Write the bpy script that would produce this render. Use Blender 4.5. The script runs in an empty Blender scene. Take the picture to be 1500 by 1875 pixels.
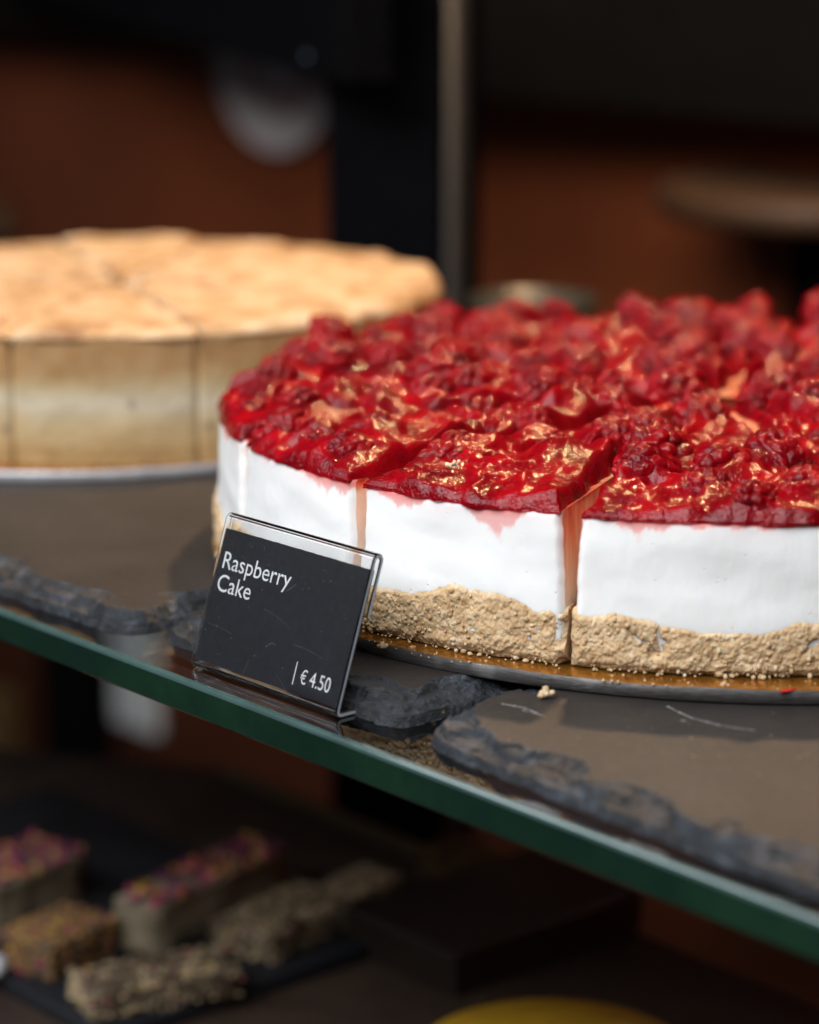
import bpy, bmesh, math, random
import numpy as np
from mathutils import Vector, Matrix

K = 0.01                      # everything below is laid out in centimetres
scene = bpy.context.scene
col = scene.collection
rad = math.radians

# ------------------------------------------------------------------ camera
PITCH = 0.2368
CAM = (0.0, 0.0, 17.115)
cam_d = bpy.data.cameras.new("camera")
cam_d.sensor_fit = 'HORIZONTAL'
cam_d.sensor_width = 24.0
cam_d.lens = 4800.0 / 1500.0 * 24.0
cam_d.clip_start = 0.02
cam_d.clip_end = 50.0
cam_d.dof.use_dof = True
cam_d.dof.focus_distance = 0.590
cam_d.dof.aperture_fstop = 6.3
cam = bpy.data.objects.new("camera", cam_d)
cam.location = Vector(CAM) * K
cam.rotation_euler = (math.pi / 2 - PITCH, 0, 0)
col.objects.link(cam)
scene.camera = cam

# ------------------------------------------------------------------ world, lamps, exposure
world = bpy.data.worlds.new("World")
scene.world = world
world.use_nodes = True
world.node_tree.nodes["Background"].inputs[0].default_value = (0.55, 0.62, 0.75, 1)
world.node_tree.nodes["Background"].inputs[1].default_value = 0.03


def area(name, loc, target, sx, sy, power, color, shape='RECTANGLE', spread=180):
    d = bpy.data.lights.new(name, 'AREA')
    d.shape = shape
    d.size = sx * K
    d.size_y = sy * K
    d.energy = power
    d.color = color
    d.spread = rad(spread)
    o = bpy.data.objects.new(name, d)
    o.location = Vector(loc) * K
    o.rotation_euler = (Vector(target) - Vector(loc)).to_track_quat('-Z', 'Y').to_euler()
    col.objects.link(o)
    return o


# soft daylight from the street in front of the display, warm lamp of the display above the shelf
area("daylight", (-36, -8, 84), (2, 60, 2), 105, 80, 20.0, (0.96, 0.98, 1.0))
area("daylight_side", (-104, 50, 86), (0, 62, 1), 100, 55, 8.0, (0.90, 0.955, 1.0))
area("wall_fill", (6, 98, 66), (-8, 168, -30), 24, 24, 0.9, (1.0, 0.78, 0.55), 'DISK', 95)  # added out of view to brighten the back wall
area("display_lamp", (14, 104, 66), (2, 70, 3), 4.2, 4.2, 2.2, (1.0, 0.64, 0.34), 'DISK', 105)

scene.view_settings.view_transform = 'Standard'
scene.view_settings.look = 'None'
scene.view_settings.exposure = 0.0
scene.view_settings.gamma = 1.0
scene.cycles.use_denoising = True
scene.cycles.max_bounces = 10
scene.cycles.transmission_bounces = 8
scene.cycles.transparent_max_bounces = 8
scene.cycles.sample_clamp_indirect = 6.0
scene.cycles.blur_glossy = 0.3
scene.cycles.caustics_reflective = False

# ------------------------------------------------------------------ helpers
rng = np.random.default_rng(7)
random.seed(7)
E_ = np.array([0.6558, -0.7549])      # along the shelf front, to the right
N_ = np.array([0.7549, 0.6558])       # square to it, towards the back
EZ = math.atan2(E_[1], E_[0])


def en(e, n):
    return E_ * e + N_ * n


_perm = rng.permutation(256)
_perm = np.concatenate([_perm, _perm, _perm])
_g = rng.normal(size=(256, 3))
_g /= np.linalg.norm(_g, axis=1)[:, None]


def noise(p):
    """gradient noise, p (...,3) -> about -1..1"""
    p = np.asarray(p, float)
    i = np.floor(p).astype(int)
    f = p - i
    u = f * f * f * (f * (f * 6 - 15) + 10)
    i &= 255
    out = 0
    for dx in (0, 1):
        for dy in (0, 1):
            for dz in (0, 1):
                h = _perm[_perm[_perm[(i[..., 0] + dx) & 255] + ((i[..., 1] + dy) & 255)] + ((i[..., 2] + dz) & 255)]
                g = _g[h]
                d = (g[..., 0] * (f[..., 0] - dx) + g[..., 1] * (f[..., 1] - dy) + g[..., 2] * (f[..., 2] - dz))
                w = ((u[..., 0] if dx else 1 - u[..., 0]) * (u[..., 1] if dy else 1 - u[..., 1])
                     * (u[..., 2] if dz else 1 - u[..., 2]))
                out = out + w * d
    return out * 1.6


def fbm(p, o=4, lac=2.1, gain=0.5):
    p = np.asarray(p, float)
    s, a, t = 0, 1.0, 0
    for k in range(o):
        s = s + a * noise(p + 17.3 * k)
        t += a
        a *= gain
        p = p * lac
    return s / t * 1.3


_fp = rng.random((256, 3))


def worley(p):
    """distance to the nearest feature point and a random number of its cell"""
    p = np.asarray(p, float)
    i = np.floor(p).astype(int)
    best = np.full(p.shape[:-1], 9.0)
    cid = np.zeros(p.shape[:-1])
    for dx in (-1, 0, 1):
        for dy in (-1, 0, 1):
            for dz in (-1, 0, 1):
                c_ = i + np.array([dx, dy, dz])
                m_ = c_ & 255
                h = _perm[_perm[_perm[m_[..., 0]] + m_[..., 1]] + m_[..., 2]]
                d = np.sum((c_ + _fp[h] - p) ** 2, -1)
                w = d < best
                best = np.where(w, d, best)
                cid = np.where(w, _fp[h][..., 0], cid)
    return np.sqrt(best), cid


def P3(x, y, z=0.0):
    x, y, z = np.broadcast_arrays(np.asarray(x, float), np.asarray(y, float), np.asarray(z, float))
    return np.stack([x, y, z], -1)


def sstep(a, b, x):
    t = np.clip((x - a) / (b - a), 0, 1)
    return t * t * (3 - 2 * t)


class MB:
    """collects vertices (cm) and faces, with a material slot per face and one float per vertex"""

    def __init__(s):
        s.v, s.f, s.m, s.c, s.n = [], [], [], [], 0

    def add(s, V, F, mat=0, c=0.0):
        V = np.asarray(V, float).reshape(-1, 3)
        s.v.append(V)
        cc = np.empty(len(V))
        cc[:] = c
        s.c.append(cc)
        for q in F:
            s.f.append(tuple(int(i) + s.n for i in q))
            s.m.append(mat)
        s.n += len(V)
        return s

    def grid(s, G, mat=0, c=0.0, wrap=False, flip=False):
        """G (a,b,3); wrap joins the last column to the first"""
        a, b = G.shape[:2]
        idx = np.arange(a * b).reshape(a, b)
        if wrap:
            idx = np.concatenate([idx, idx[:, :1]], 1)
        q = np.stack([idx[:-1, :-1], idx[:-1, 1:], idx[1:, 1:], idx[1:, :-1]], -1).reshape(-1, 4)
        if flip:
            q = q[:, ::-1]
        c = np.asarray(c, float)
        return s.add(G.reshape(-1, 3), q.tolist(), mat, c.reshape(-1) if c.ndim else float(c))

    def box(s, c, d, rz=0.0, mat=0, tilt=None):
        x, y, z = np.array(d) / 2.0
        V = np.array([[sx * x, sy * y, sz * z] for sz in (-1, 1) for sy in (-1, 1) for sx in (-1, 1)])
        ca, sa = math.cos(rz), math.sin(rz)
        V = np.stack([V[:, 0] * ca - V[:, 1] * sa, V[:, 0] * sa + V[:, 1] * ca, V[:, 2]], 1) + np.array(c)
        F = [(0, 2, 3, 1), (4, 5, 7, 6), (0, 1, 5, 4), (2, 6, 7, 3), (0, 4, 6, 2), (1, 3, 7, 5)]
        return s.add(V, F, mat)

    def lathe(s, prof, c=(0, 0, 0), seg=96, mat=0, wob=0.0, seed=0):
        t = np.linspace(0, 2 * np.pi, seg, endpoint=False)
        pr = np.array(prof, float)
        R = pr[:, 0][:, None] * np.ones(seg)
        if wob:
            R = R * (1 + wob * noise(P3(np.cos(t) * 2, np.sin(t) * 2, seed))[None, :])
        G = np.stack([c[0] + R * np.cos(t), c[1] + R * np.sin(t), c[2] + pr[:, 1][:, None] + 0 * t], -1)
        return s.grid(G, mat, wrap=True)

    def mesh(s, name, mats, origin=(0, 0, 0), smooth=True, attr=None):
        V = (np.concatenate(s.v) - np.array(origin)) * K
        me = bpy.data.meshes.new(name)
        me.from_pydata(V.tolist(), [], s.f)
        for m in mats:
            me.materials.append(m)
        if len(mats) > 1:
            me.polygons.foreach_set("material_index", s.m)
        if smooth:
            me.polygons.foreach_set("use_smooth", [True] * len(me.polygons))
        if attr:
            at = me.attributes.new(attr, 'FLOAT', 'POINT')
            at.data.foreach_set("value", np.concatenate(s.c).astype(np.float32))
        me.update()
        return me


def put(name, me, origin=(0, 0, 0), parent=None, porigin=(0, 0, 0), bevel=0.0):
    o = bpy.data.objects.new(name, me)
    o.location = (Vector(origin) - Vector(porigin)) * K if parent else Vector(origin) * K
    if parent:
        o.parent = parent
    col.objects.link(o)
    if bevel:
        b = o.modifiers.new("bevel", 'BEVEL')
        b.width = bevel * K
        b.segments = 3
        b.limit_method = 'ANGLE'
        b.harden_normals = True
    return o


def part(name, mb, mats, parent, origin, smooth=True, attr=None, bevel=0.0):
    return put(name, mb.mesh(name, mats, origin, smooth, attr), origin, parent, origin, bevel)


def tag(o, label, cat, group=None, kind=None):
    o["label"] = label
    o["category"] = cat
    if group:
        o["group"] = group
    if kind:
        o["kind"] = kind
    return o


def empty(name, loc):
    o = bpy.data.objects.new(name, None)
    o.empty_display_size = 0.01
    o.location = Vector(loc) * K
    col.objects.link(o)
    return o


# ------------------------------------------------------------------ materials
class Mat:
    def __init__(s, name, scale=1.0):
        s.m = bpy.data.materials.new(name)
        s.m.use_nodes = True
        s.t = s.m.node_tree
        s.b = s.t.nodes["Principled BSDF"]
        tc = s.t.nodes.new("ShaderNodeTexCoord")
        mp = s.t.nodes.new("ShaderNodeMapping")
        mp.inputs["Scale"].default_value = (100 * scale,) * 3     # metres -> cm
        s.t.links.new(tc.outputs["Object"], mp.inputs["Vector"])
        s.vec = mp.outputs[0]

    def set(s, **kw):
        for k, v in kw.items():
            i = s.b.inputs[k.replace("_", " ")]
            if isinstance(v, bpy.types.NodeSocket):
                s.t.links.new(v, i)
            elif isinstance(v, tuple) and len(v) == 3 and i.type == 'RGBA':
                i.default_value = (*v, 1)
            else:
                i.default_value = v
        return s

    def noise(s, scale, detail=4, rough=0.55, dist=0.0, stretch=None):
        n = s.t.nodes.new("ShaderNodeTexNoise")
        n.inputs["Scale"].default_value = scale
        n.inputs["Detail"].default_value = detail
        n.inputs["Roughness"].default_value = rough
        n.inputs["Distortion"].default_value = dist
        v = s.vec
        if stretch:
            mp = s.t.nodes.new("ShaderNodeMapping")
            mp.inputs["Scale"].default_value = stretch
            s.t.links.new(v, mp.inputs[0])
            v = mp.outputs[0]
        s.t.links.new(v, n.inputs["Vector"])
        return n.outputs["Fac"]

    def voronoi(s, scale, feature='F1', rnd=1.0):
        n = s.t.nodes.new("ShaderNodeTexVoronoi")
        n.feature = feature
        n.inputs["Scale"].default_value = scale
        s.t.links.new(s.vec, n.inputs["Vector"])
        return n

    def ramp(s, fac, stops, interp='LINEAR'):
        r = s.t.nodes.new("ShaderNodeValToRGB")
        r.color_ramp.interpolation = interp
        el = r.color_ramp.elements
        while len(el) < len(stops):
            el.new(0.5)
        for e, (p, c) in zip(el, stops):
            e.position = p
            e.color = (*c, 1) if isinstance(c, tuple) else (c, c, c, 1)
        s.t.links.new(fac, r.inputs[0])
        return r.outputs[0]

    def math(s, op, a, b=None, clamp=False):
        n = s.t.nodes.new("ShaderNodeMath")
        n.operation = op
        n.use_clamp = clamp
        for i, x in enumerate((a, b)):
            if x is None:
                continue
            if isinstance(x, bpy.types.NodeSocket):
                s.t.links.new(x, n.inputs[i])
            else:
                n.inputs[i].default_value = x
        return n.outputs[0]

    def mix(s, fac, a, b, typ='MIX'):
        n = s.t.nodes.new("ShaderNodeMix")
        n.data_type = 'RGBA'
        n.blend_type = typ
        for i, x in ((0, fac), (6, a), (7, b)):
            if isinstance(x, bpy.types.NodeSocket):
                s.t.links.new(x, n.inputs[i])
            elif isinstance(x, tuple):
                n.inputs[i].default_value = (*x, 1)
            else:
                n.inputs[i].default_value = x
        return n.outputs[2]

    def attr(s, name):
        n = s.t.nodes.new("ShaderNodeAttribute")
        n.attribute_name = name
        return n.outputs["Fac"]

    def bump(s, h, dist, strength=1.0, prev=None, inp="Normal"):
        n = s.t.nodes.new("ShaderNodeBump")
        n.inputs["Distance"].default_value = dist * K
        n.inputs["Strength"].default_value = strength
        s.t.links.new(h, n.inputs["Height"])
        if prev is not None:
            s.t.links.new(prev, n.inputs["Normal"])
        if inp:
            s.t.links.new(n.outputs[0], s.b.inputs[inp])
        return n.outputs[0]


def plain(name, c, rough=0.5, metal=0.0, var=0.25, vs=1.5, bump=0.0, **kw):
    m = Mat(name)
    f = m.noise(vs, 5)
    lo = tuple(x * (1 - var) for x in c)
    hi = tuple(min(1, x * (1 + var)) for x in c)
    m.set(Base_Color=m.ramp(f, [(0.3, lo), (0.7, hi)]), Roughness=rough, Metallic=metal, **kw)
    if bump:
        m.bump(m.noise(vs * 6, 5), bump)
    return m.m


def mat_jelly(name, seed):
    m = Mat(name)
    big = m.noise(0.8, 3)
    colr = m.ramp(big, [(0.3, (0.11, 0.0004, 0.003)), (0.5, (0.225, 0.0008, 0.005)), (0.72, (0.35, 0.002, 0.007))])
    m.set(Base_Color=colr, Roughness=0.13, Subsurface_Weight=0.8, Subsurface_Radius=(1.0, 0.04, 0.03),
          Subsurface_Scale=0.003, IOR=1.35)
    w = m.noise(4.5, 2, 0.45, 0.7)
    b1 = m.bump(w, 0.045, 0.8, inp=None)
    f = m.noise(16, 2, 0.45, 0.4)
    m.bump(f, 0.024, 0.9, b1)
    return m.m


def mat_cream():
    m = Mat("white_cream")
    st = m.attr("stain")
    stn = m.math('MULTIPLY', st, 1.0, True)
    base = m.ramp(m.noise(0.8, 4), [(0.3, (0.86, 0.855, 0.845)), (0.7, (0.90, 0.895, 0.885))])
    sp = m.voronoi(2.3)
    fleck = m.math('LESS_THAN', sp.outputs["Distance"], 0.045)
    fl2 = m.math('MULTIPLY', fleck, m.ramp(m.noise(1.1, 2), [(0.52, 0.0), (0.6, 0.5)]))
    base = m.mix(fl2, base, (0.42, 0.33, 0.24))
    red = m.ramp(stn, [(0.0, (0.88, 0.88, 0.88)), (0.25, (0.88, 0.62, 0.60)), (0.6, (0.80, 0.22, 0.20)), (1.0, (0.55, 0.02, 0.03))])
    c = m.mix(m.math('MULTIPLY', stn, 3.0, True), base, red)
    m.set(Base_Color=c, Roughness=0.42, Subsurface_Weight=0.6, Subsurface_Radius=(1.0, 0.75, 0.6), Subsurface_Scale=0.0025,
          Specular_IOR_Level=0.35)
    pit = m.voronoi(3.4)
    pm = m.math('MULTIPLY', m.ramp(pit.outputs["Distance"], [(0.03, 0.0), (0.10, 1.0)]), 1.0)
    pm = m.math('MAXIMUM', pm, m.ramp(m.noise(1.3, 2), [(0.48, 1.0), (0.55, 0.0)]))
    b = m.bump(pm, 0.03, 0.8, inp=None)
    m.bump(m.noise(1.0, 5, 0.6, 0.3, (2.2, 2.2, 0.9)), 0.022, 1.0, b)
    return m.m


def mat_cut():
    m = Mat("cream_cut_face")
    st = m.attr("stain")
    streak = m.noise(1.0, 3, 0.5, 0.0, (5.0, 5.0, 0.5))
    f = m.math('MULTIPLY', st, m.ramp(streak, [(0.25, 0.55), (0.75, 1.25)]), True)
    c = m.ramp(f, [(0.0, (0.86, 0.80, 0.74)), (0.3, (0.85, 0.58, 0.42)), (0.62, (0.82, 0.27, 0.14)), (1.0, (0.6, 0.03, 0.02))])  # juice stain, with warm light through the cream put into its orange
    m.set(Base_Color=c, Roughness=0.38, Subsurface_Weight=0.7, Subsurface_Radius=(1.0, 0.6, 0.4), Subsurface_Scale=0.004)
    m.bump(m.noise(6, 4), 0.02)
    return m.m


def mat_crust():
    m = Mat("biscuit_crust")
    f = m.noise(3.2, 5, 0.6)
    v = m.voronoi(7)
    c = m.ramp(f, [(0.28, (0.42, 0.23, 0.10)), (0.45, (0.62, 0.40, 0.20)), (0.62, (0.72, 0.51, 0.29)), (0.8, (0.80, 0.62, 0.39))])
    c = m.mix(0.45, c, m.ramp(v.outputs["Color"], [(0.2, (0.52, 0.30, 0.13)), (0.55, (0.74, 0.53, 0.30)), (0.9, (0.84, 0.68, 0.46))]))
    cr = m.attr("crumb")
    c = m.mix(0.55, c, m.ramp(cr, [(0.0, (0.34, 0.19, 0.095)), (0.3, (0.55, 0.36, 0.19)), (0.7, (0.69, 0.51, 0.33)), (1.0, (0.86, 0.72, 0.53))]))
    c = m.mix(m.ramp(m.noise(0.9, 3), [(0.45, 0.0), (0.7, 0.45)]), c, (0.40, 0.26, 0.14))
    m.set(Base_Color=c, Roughness=0.75, Subsurface_Weight=0.25, Subsurface_Radius=(1, 0.6, 0.35), Subsurface_Scale=0.001,
          Specular_IOR_Level=0.3)
    m.bump(m.noise(15, 4, 0.6), 0.03)
    return m.m


def mat_gold():
    m = Mat("gold_foil")
    f = m.noise(1.3, 5, 0.6, 0.4)
    m.set(Base_Color=m.ramp(f, [(0.3, (0.55, 0.22, 0.03)), (0.7, (0.85, 0.42, 0.07))]), Metallic=0.9,
          Roughness=m.ramp(m.noise(3, 3), [(0.3, 0.18), (0.7, 0.38)]))
    m.bump(m.noise(2.4, 4), 0.03)
    return m.m


def mat_board_edge():
    m = Mat("board_edge")
    f = m.noise(0.55, 3, 0.5)
    c = m.ramp(f, [(0.35, (0.045, 0.04, 0.038)), (0.6, (0.075, 0.07, 0.068)), (0.68, (0.26, 0.25, 0.245))])
    st = m.noise(1.0, 4, 0.6, 0.0, (3, 3, 40))
    c = m.mix(0.5, c, m.ramp(st, [(0.35, (0.03, 0.027, 0.026)), (0.7, (0.16, 0.15, 0.145))]))
    m.set(Base_Color=c, Roughness=0.38, Metallic=0.35)
    m.bump(st, 0.015)
    return m.m


def mat_slate(name, c=(0.029, 0.0245, 0.0225)):
    m = Mat(name)
    f = m.noise(0.35, 6, 0.6)
    g = m.noise(5, 4, 0.6)
    colr = m.ramp(f, [(0.3, tuple(x * 0.75 for x in c)), (0.7, tuple(x * 1.35 for x in c))])
    dust = m.voronoi(3.1)
    dd = m.math('LESS_THAN', dust.outputs["Distance"], 0.035)
    colr = m.mix(m.math('MULTIPLY', dd, m.ramp(m.noise(0.7, 2), [(0.5, 0.0), (0.62, 0.6)])), colr, (0.5, 0.47, 0.43))
    m.set(Base_Color=colr, Roughness=m.ramp(g, [(0.25, 0.4), (0.75, 0.56)]), Specular_IOR_Level=0.2)
    b = m.bump(m.noise(1.6, 5, 0.6), 0.02, inp=None)
    m.bump(m.noise(11, 5, 0.65), 0.012, 1.0, b)
    return m.m


def mat_slate_chip():
    m = Mat("slate_chipped_edge")
    f = m.noise(1.6, 6, 0.65, 0.6)
    m.set(Base_Color=m.ramp(f, [(0.34, (0.005, 0.006, 0.008)), (0.5, (0.016, 0.019, 0.025)), (0.62, (0.038, 0.045, 0.058)), (0.74, (0.13, 0.14, 0.16))]),
          Roughness=0.5, Specular_IOR_Level=0.6)
    b = m.bump(m.noise(2.2, 5, 0.65, 0.5, (1, 1, 4)), 0.12, inp=None)
    m.bump(m.noise(8, 5, 0.7), 0.06, 1.0, b)
    return m.m


def mat_clear(name, ior=1.49, c=(0.97, 0.985, 0.98), rough=0.0):
    m = Mat(name)
    sm = m.ramp(m.noise(2.0, 6, 0.7, 1.0, (1, 1, 1)), [(0.5, rough), (0.75, rough + 0.08)])
    m.set(Base_Color=c, Transmission_Weight=1.0, Roughness=sm, IOR=ior)
    return m.m


def mat_green_edge():
    m = Mat("green_glass_edge")
    f = m.noise(0.16, 5, 0.7)
    m.set(Base_Color=m.ramp(f, [(0.3, (0.004, 0.014, 0.010)), (0.5, (0.007, 0.021, 0.013)), (0.72, (0.012, 0.034, 0.017))]), Roughness=0.12,
          Specular_IOR_Level=0.35, Coat_Weight=0.1, Coat_Roughness=0.05)
    m.bump(m.noise(1.2, 4), 0.01)
    return m.m


def mat_baked(name, lo, mid, hi, sc=1.2, bump=0.08):
    m = Mat(name)
    f = m.noise(sc, 6, 0.62)
    m.set(Base_Color=m.ramp(f, [(0.28, lo), (0.5, mid), (0.72, hi)]), Roughness=0.6)
    m.bump(m.noise(sc * 4, 5), bump)
    return m.m


def mat_baked_side():
    m = Mat("baked_side")
    h = m.attr("height")
    c = m.ramp(h, [(0.12, (0.50, 0.30, 0.12)), (0.3, (0.58, 0.42, 0.22)), (0.44, (0.66, 0.58, 0.44)), (0.58, (0.50, 0.35, 0.17)), (0.68, (0.40, 0.20, 0.065)), (1.0, (0.42, 0.2, 0.06))])
    f = m.noise(1.6, 5, 0.6)
    c = m.mix(0.25, c, m.ramp(f, [(0.35, (0.36, 0.24, 0.11)), (0.65, (0.62, 0.5, 0.32))]))
    sp = m.voronoi(0.9)
    c = m.mix(m.math('MULTIPLY', m.math('LESS_THAN', sp.outputs["Distance"], 0.12), 0.6), c, (0.16, 0.13, 0.10))
    m.set(Base_Color=c, Roughness=0.6)
    m.bump(m.noise(5, 5), 0.05)
    return m.m


M = dict(
    baked_side=mat_baked_side(),
    jelly=mat_jelly("red_raspberry_jelly", 0),
    cream=mat_cream(), cut=mat_cut(), crust=mat_crust(), gold=mat_gold(), board_edge=mat_board_edge(),
    slate=mat_slate("slate_top"), chip=mat_slate_chip(),
    glass=mat_clear("shelf_glass", 1.5, (0.90, 0.96, 0.93)), green=mat_green_edge(),
    bevel=plain("polished_glass_bevel", (0.05, 0.09, 0.085), 0.12, var=0.2, vs=0.8, Specular_IOR_Level=0.8, Coat_Weight=1.0, Coat_Roughness=0.06),
    frost=plain("sawn_acrylic_edge", (0.62, 0.70, 0.78), 0.4, var=0.06, vs=3, Transmission_Weight=0.35),
    acrylic=mat_clear("clear_acrylic", 1.49, (0.985, 0.99, 0.995)),
    card=plain("black_card", (0.016, 0.016, 0.021), 0.5, var=0.3, vs=5),
    ink=plain("white_ink", (0.82, 0.84, 0.86), 0.6, var=0.03),
    wall=plain("rust_brown_wall", (0.24, 0.046, 0.007), 0.7, var=0.25, vs=0.05, bump=0.05),
    black=plain("black_metal", (0.003, 0.003, 0.0035), 0.6, var=0.3, Specular_IOR_Level=0.03),
    blackgloss=plain("black_gloss", (0.003, 0.003, 0.004), 0.4, var=0.2, Specular_IOR_Level=0.04),
    silver=plain("silver_edge", (0.55, 0.55, 0.57), 0.35, 0.4, var=0.15),
    wood_dark=mat_baked("dark_wood", (0.02, 0.011, 0.007), (0.035, 0.02, 0.013), (0.055, 0.032, 0.02), 0.4, 0.03),
    chalk=plain("pale_scratch", (0.42, 0.39, 0.38), 0.8, var=0.3, vs=9),
    red_juice=plain("red_juice", (0.5, 0.012, 0.015), 0.12),
    baked_top=mat_baked("baked_golden_top", (0.24, 0.10, 0.035), (0.55, 0.35, 0.18), (0.74, 0.57, 0.40), 0.55, 0.16),
    baked_band=mat_baked("baked_brown_band", (0.30, 0.15, 0.05), (0.40, 0.22, 0.08), (0.48, 0.30, 0.13), 0.9, 0.06),
    baked_mid=mat_baked("pale_filling", (0.42, 0.31, 0.16), (0.52, 0.42, 0.26), (0.58, 0.48, 0.32), 0.7, 0.04),
    baked_base=mat_baked("baked_base", (0.34, 0.19, 0.08), (0.44, 0.27, 0.11), (0.52, 0.34, 0.16), 0.9, 0.06),
)

# ------------------------------------------------------------------ the setting behind and below
WN = 105.0
mb = MB()
c = en(-75, WN + 1.0)
mb.box((c[0], c[1], -10), (260, 2, 150), EZ)
w_ = put("back_wall", mb.mesh("back_wall", [M["wall"]], (c[0], c[1], -85)), (c[0], c[1], -85))
w_["kind"] = "structure"

# ------------------------------------------------------------------ glass shelf
SH_Z0, SH_Z1 = -1.42, -0.6
o_ = (*en(-50, 33.6), SH_Z0)
mb = MB()
BV = 0.13
prof = [(33.6 + BV * (1 - math.sin(q)), SH_Z1 - BV * (1 - math.cos(q))) for q in np.linspace(0, math.pi / 2, 6)]
prof += [(33.6, SH_Z0 + 0.05), (33.6 + 0.05, SH_Z0), (68.0, SH_Z0), (68.0, SH_Z1)]
V, F = [], []
for e in (-120.0, 5.0):
    for n_, z_ in prof:
        V.append((*en(e, n_), z_))
k = len(prof)
mb.add(V, [], 0)
for i in range(k):
    j = (i + 1) % k
    mb.f.append((i, i + k, j + k, j))
    mb.m.append(1 if i in (5, 6) else (2 if i < 5 else 0))
mb.f.append(tuple(range(k)))
mb.m.append(0)
mb.f.append(tuple(range(2 * k - 1, k - 1, -1)))
mb.m.append(0)
sh = put("glass_shelf", mb.mesh("glass_shelf", [M["glass"], M["green"], M["bevel"]], o_, smooth=False), o_)
bm = bmesh.new()
bm.from_mesh(sh.data)
bmesh.ops.recalc_face_normals(bm, faces=bm.faces)
bm.to_mesh(sh.data)
bm.free()
tag(sh, "thick glass shelf with a dark green polished front edge, under the slates", "shelf")


# ------------------------------------------------------------------ slates
def slate(e0, e1, nf, vis, seed, label, ztop=0.0, width=0.6, rc=0.7):
    """a split-stone tile: e0..e1 along the shelf, front line nf(e), chipped edges cut down as split layers"""
    ne = 66.5

    def axis(lo, hi, a, b, fine, coarse):
        a, b = max(a, lo), min(b, hi)
        x = [np.arange(a, b, fine)]
        if a > lo:
            x.insert(0, np.arange(lo, a, coarse))
        if b < hi:
            x.append(np.linspace(b, hi, max(2, int((hi - b) / coarse))))
        return np.unique(np.concatenate(x))
    ee = axis(e0 - 0.4, e1 + 0.4, vis[0], vis[1], 0.05, 1.0)
    nn = axis(33.7, ne, 33.7, 39.5, 0.05, 1.5)
    Eg, Ng = np.meshgrid(ee, nn)
    q = P3(Eg, Ng, seed * 7.3)
    jag = 0.10 * fbm(q * 0.8, 3) + 0.05 * noise(q * 3.1) + 0.05 * (worley(q * 1.4)[1] - 0.5)
    ds = np.stack([Ng - nf(Eg), e1 - Eg + 0.12 * noise(P3(Ng * 0.5, seed)), Eg - e0 + 0.12 * noise(P3(Ng * 0.5, seed + 4)), ne - Ng], 0)
    # rounded corners: distance to the inner rectangle
    ins = np.minimum(ds, rc)
    d = rc - np.sqrt(np.sum((rc - ins) ** 2, 0)) + np.clip(ds.min(0) - rc, 0, None) + jag
    wd = width * np.clip(0.75 + 1.1 * fbm(P3(Eg * 0.45, Ng * 0.45, seed + 2.0), 2), 0.12, 1.9)
    # flakes: split layers with their own ragged reach
    z = np.zeros_like(d)
    T = ztop - SH_Z1 - 0.012
    LAY = 5
    hs = [0.40, 0.14, 0.16, 0.16, 0.14]
    lay = np.zeros_like(d)
    for k in range(LAY):
        qk = P3(Eg, Ng, 5.3 * k + seed * 11)
        reach = wd * (k / (LAY - 1)) ** 1.3 * (0.45 + 1.0 * worley(qk * np.array([0.9, 1.3, 1]) + 0.2 * noise(qk * 2.5)[..., None])[1])
        reach = reach + (0.07 * np.abs(fbm(qk * 2.0, 3)) + 0.03 * noise(qk * 6) if k else 0)
        step = sstep(0.0, 0.05 + 0.10 * (k > 0), d - reach)
        z = z + hs[k] * T * step
        lay = np.maximum(lay, (k + 1) * (step > 0.5))
    z = z - 0.018 * np.clip(noise(q * 2.2), 0, 1) * (z < 0.97 * T) + 0.012 * noise(q * 7) * (z < 0.97 * T) * (d > 0.03)
    full = z > 0.985 * T
    Z = SH_Z1 + 0.012 + np.where(d <= 0, 0, z)
    xy = Eg[..., None] * E_ + Ng[..., None] * N_
    V = np.concatenate([xy, Z[..., None]], -1)
    idx = np.arange(Eg.size).reshape(Eg.shape)
    quad = np.stack([idx[:-1, :-1], idx[:-1, 1:], idx[1:, 1:], idx[1:, :-1]], -1).reshape(-1, 4)
    dd_ = d.reshape(-1)[quad].max(1)
    keep = dd_ > 0
    fu = full.reshape(-1)[quad].all(1)
    used = np.zeros(Eg.size, bool)
    used[quad[keep]] = True
    remap = np.cumsum(used) - 1
    mb = MB()
    mb.add(V.reshape(-1, 3)[used], [])
    mb.f = remap[quad[keep]].tolist()
    mb.m = np.where(fu[keep], 0, 1).tolist()
    c0 = en((e0 + e1) / 2, 50)
    o3 = (c0[0], c0[1], SH_Z1)
    s_ = put("slate_tile", mb.mesh("slate_tile", [M["slate"], M["chip"]], o3, smooth=False), o3)
    return tag(s_, label, "slate", "slates laid along the glass shelf"), o3


def front(*pts):
    xs, ys = zip(*pts)
    return lambda e: np.interp(e, xs, ys)


sl_a, _ = slate(-88, -50.0, front((-88, 34.3), (-55, 34.35), (-52.4, 34.45), (-50, 34.5)), (-60, -49.6), 1,
                "grey slate tile with a chipped edge in front of the golden cake", 0.0, 0.62)
sl_b, _ = slate(-49.75, -40.45, front((-49.7, 35.3), (-48.9, 35.0), (-45.5, 35.05), (-42.3, 34.9), (-40.6, 34.8)), (-50.2, -40.0), 2,
                "middle slate tile with a flaked dark corner right of the price sign", 0.0, 0.75)
sl_c, oc = slate(-39.95, -8, front((-40, 34.7), (-38.2, 34.5), (-35.5, 34.4), (-31.6, 34.3), (-28, 34.2), (-8, 34.3)), (-40.4, -26.5), 3,
                 "large smooth slate tile with a rounded corner at the right front", -0.03, 0.8, 1.3)


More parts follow.
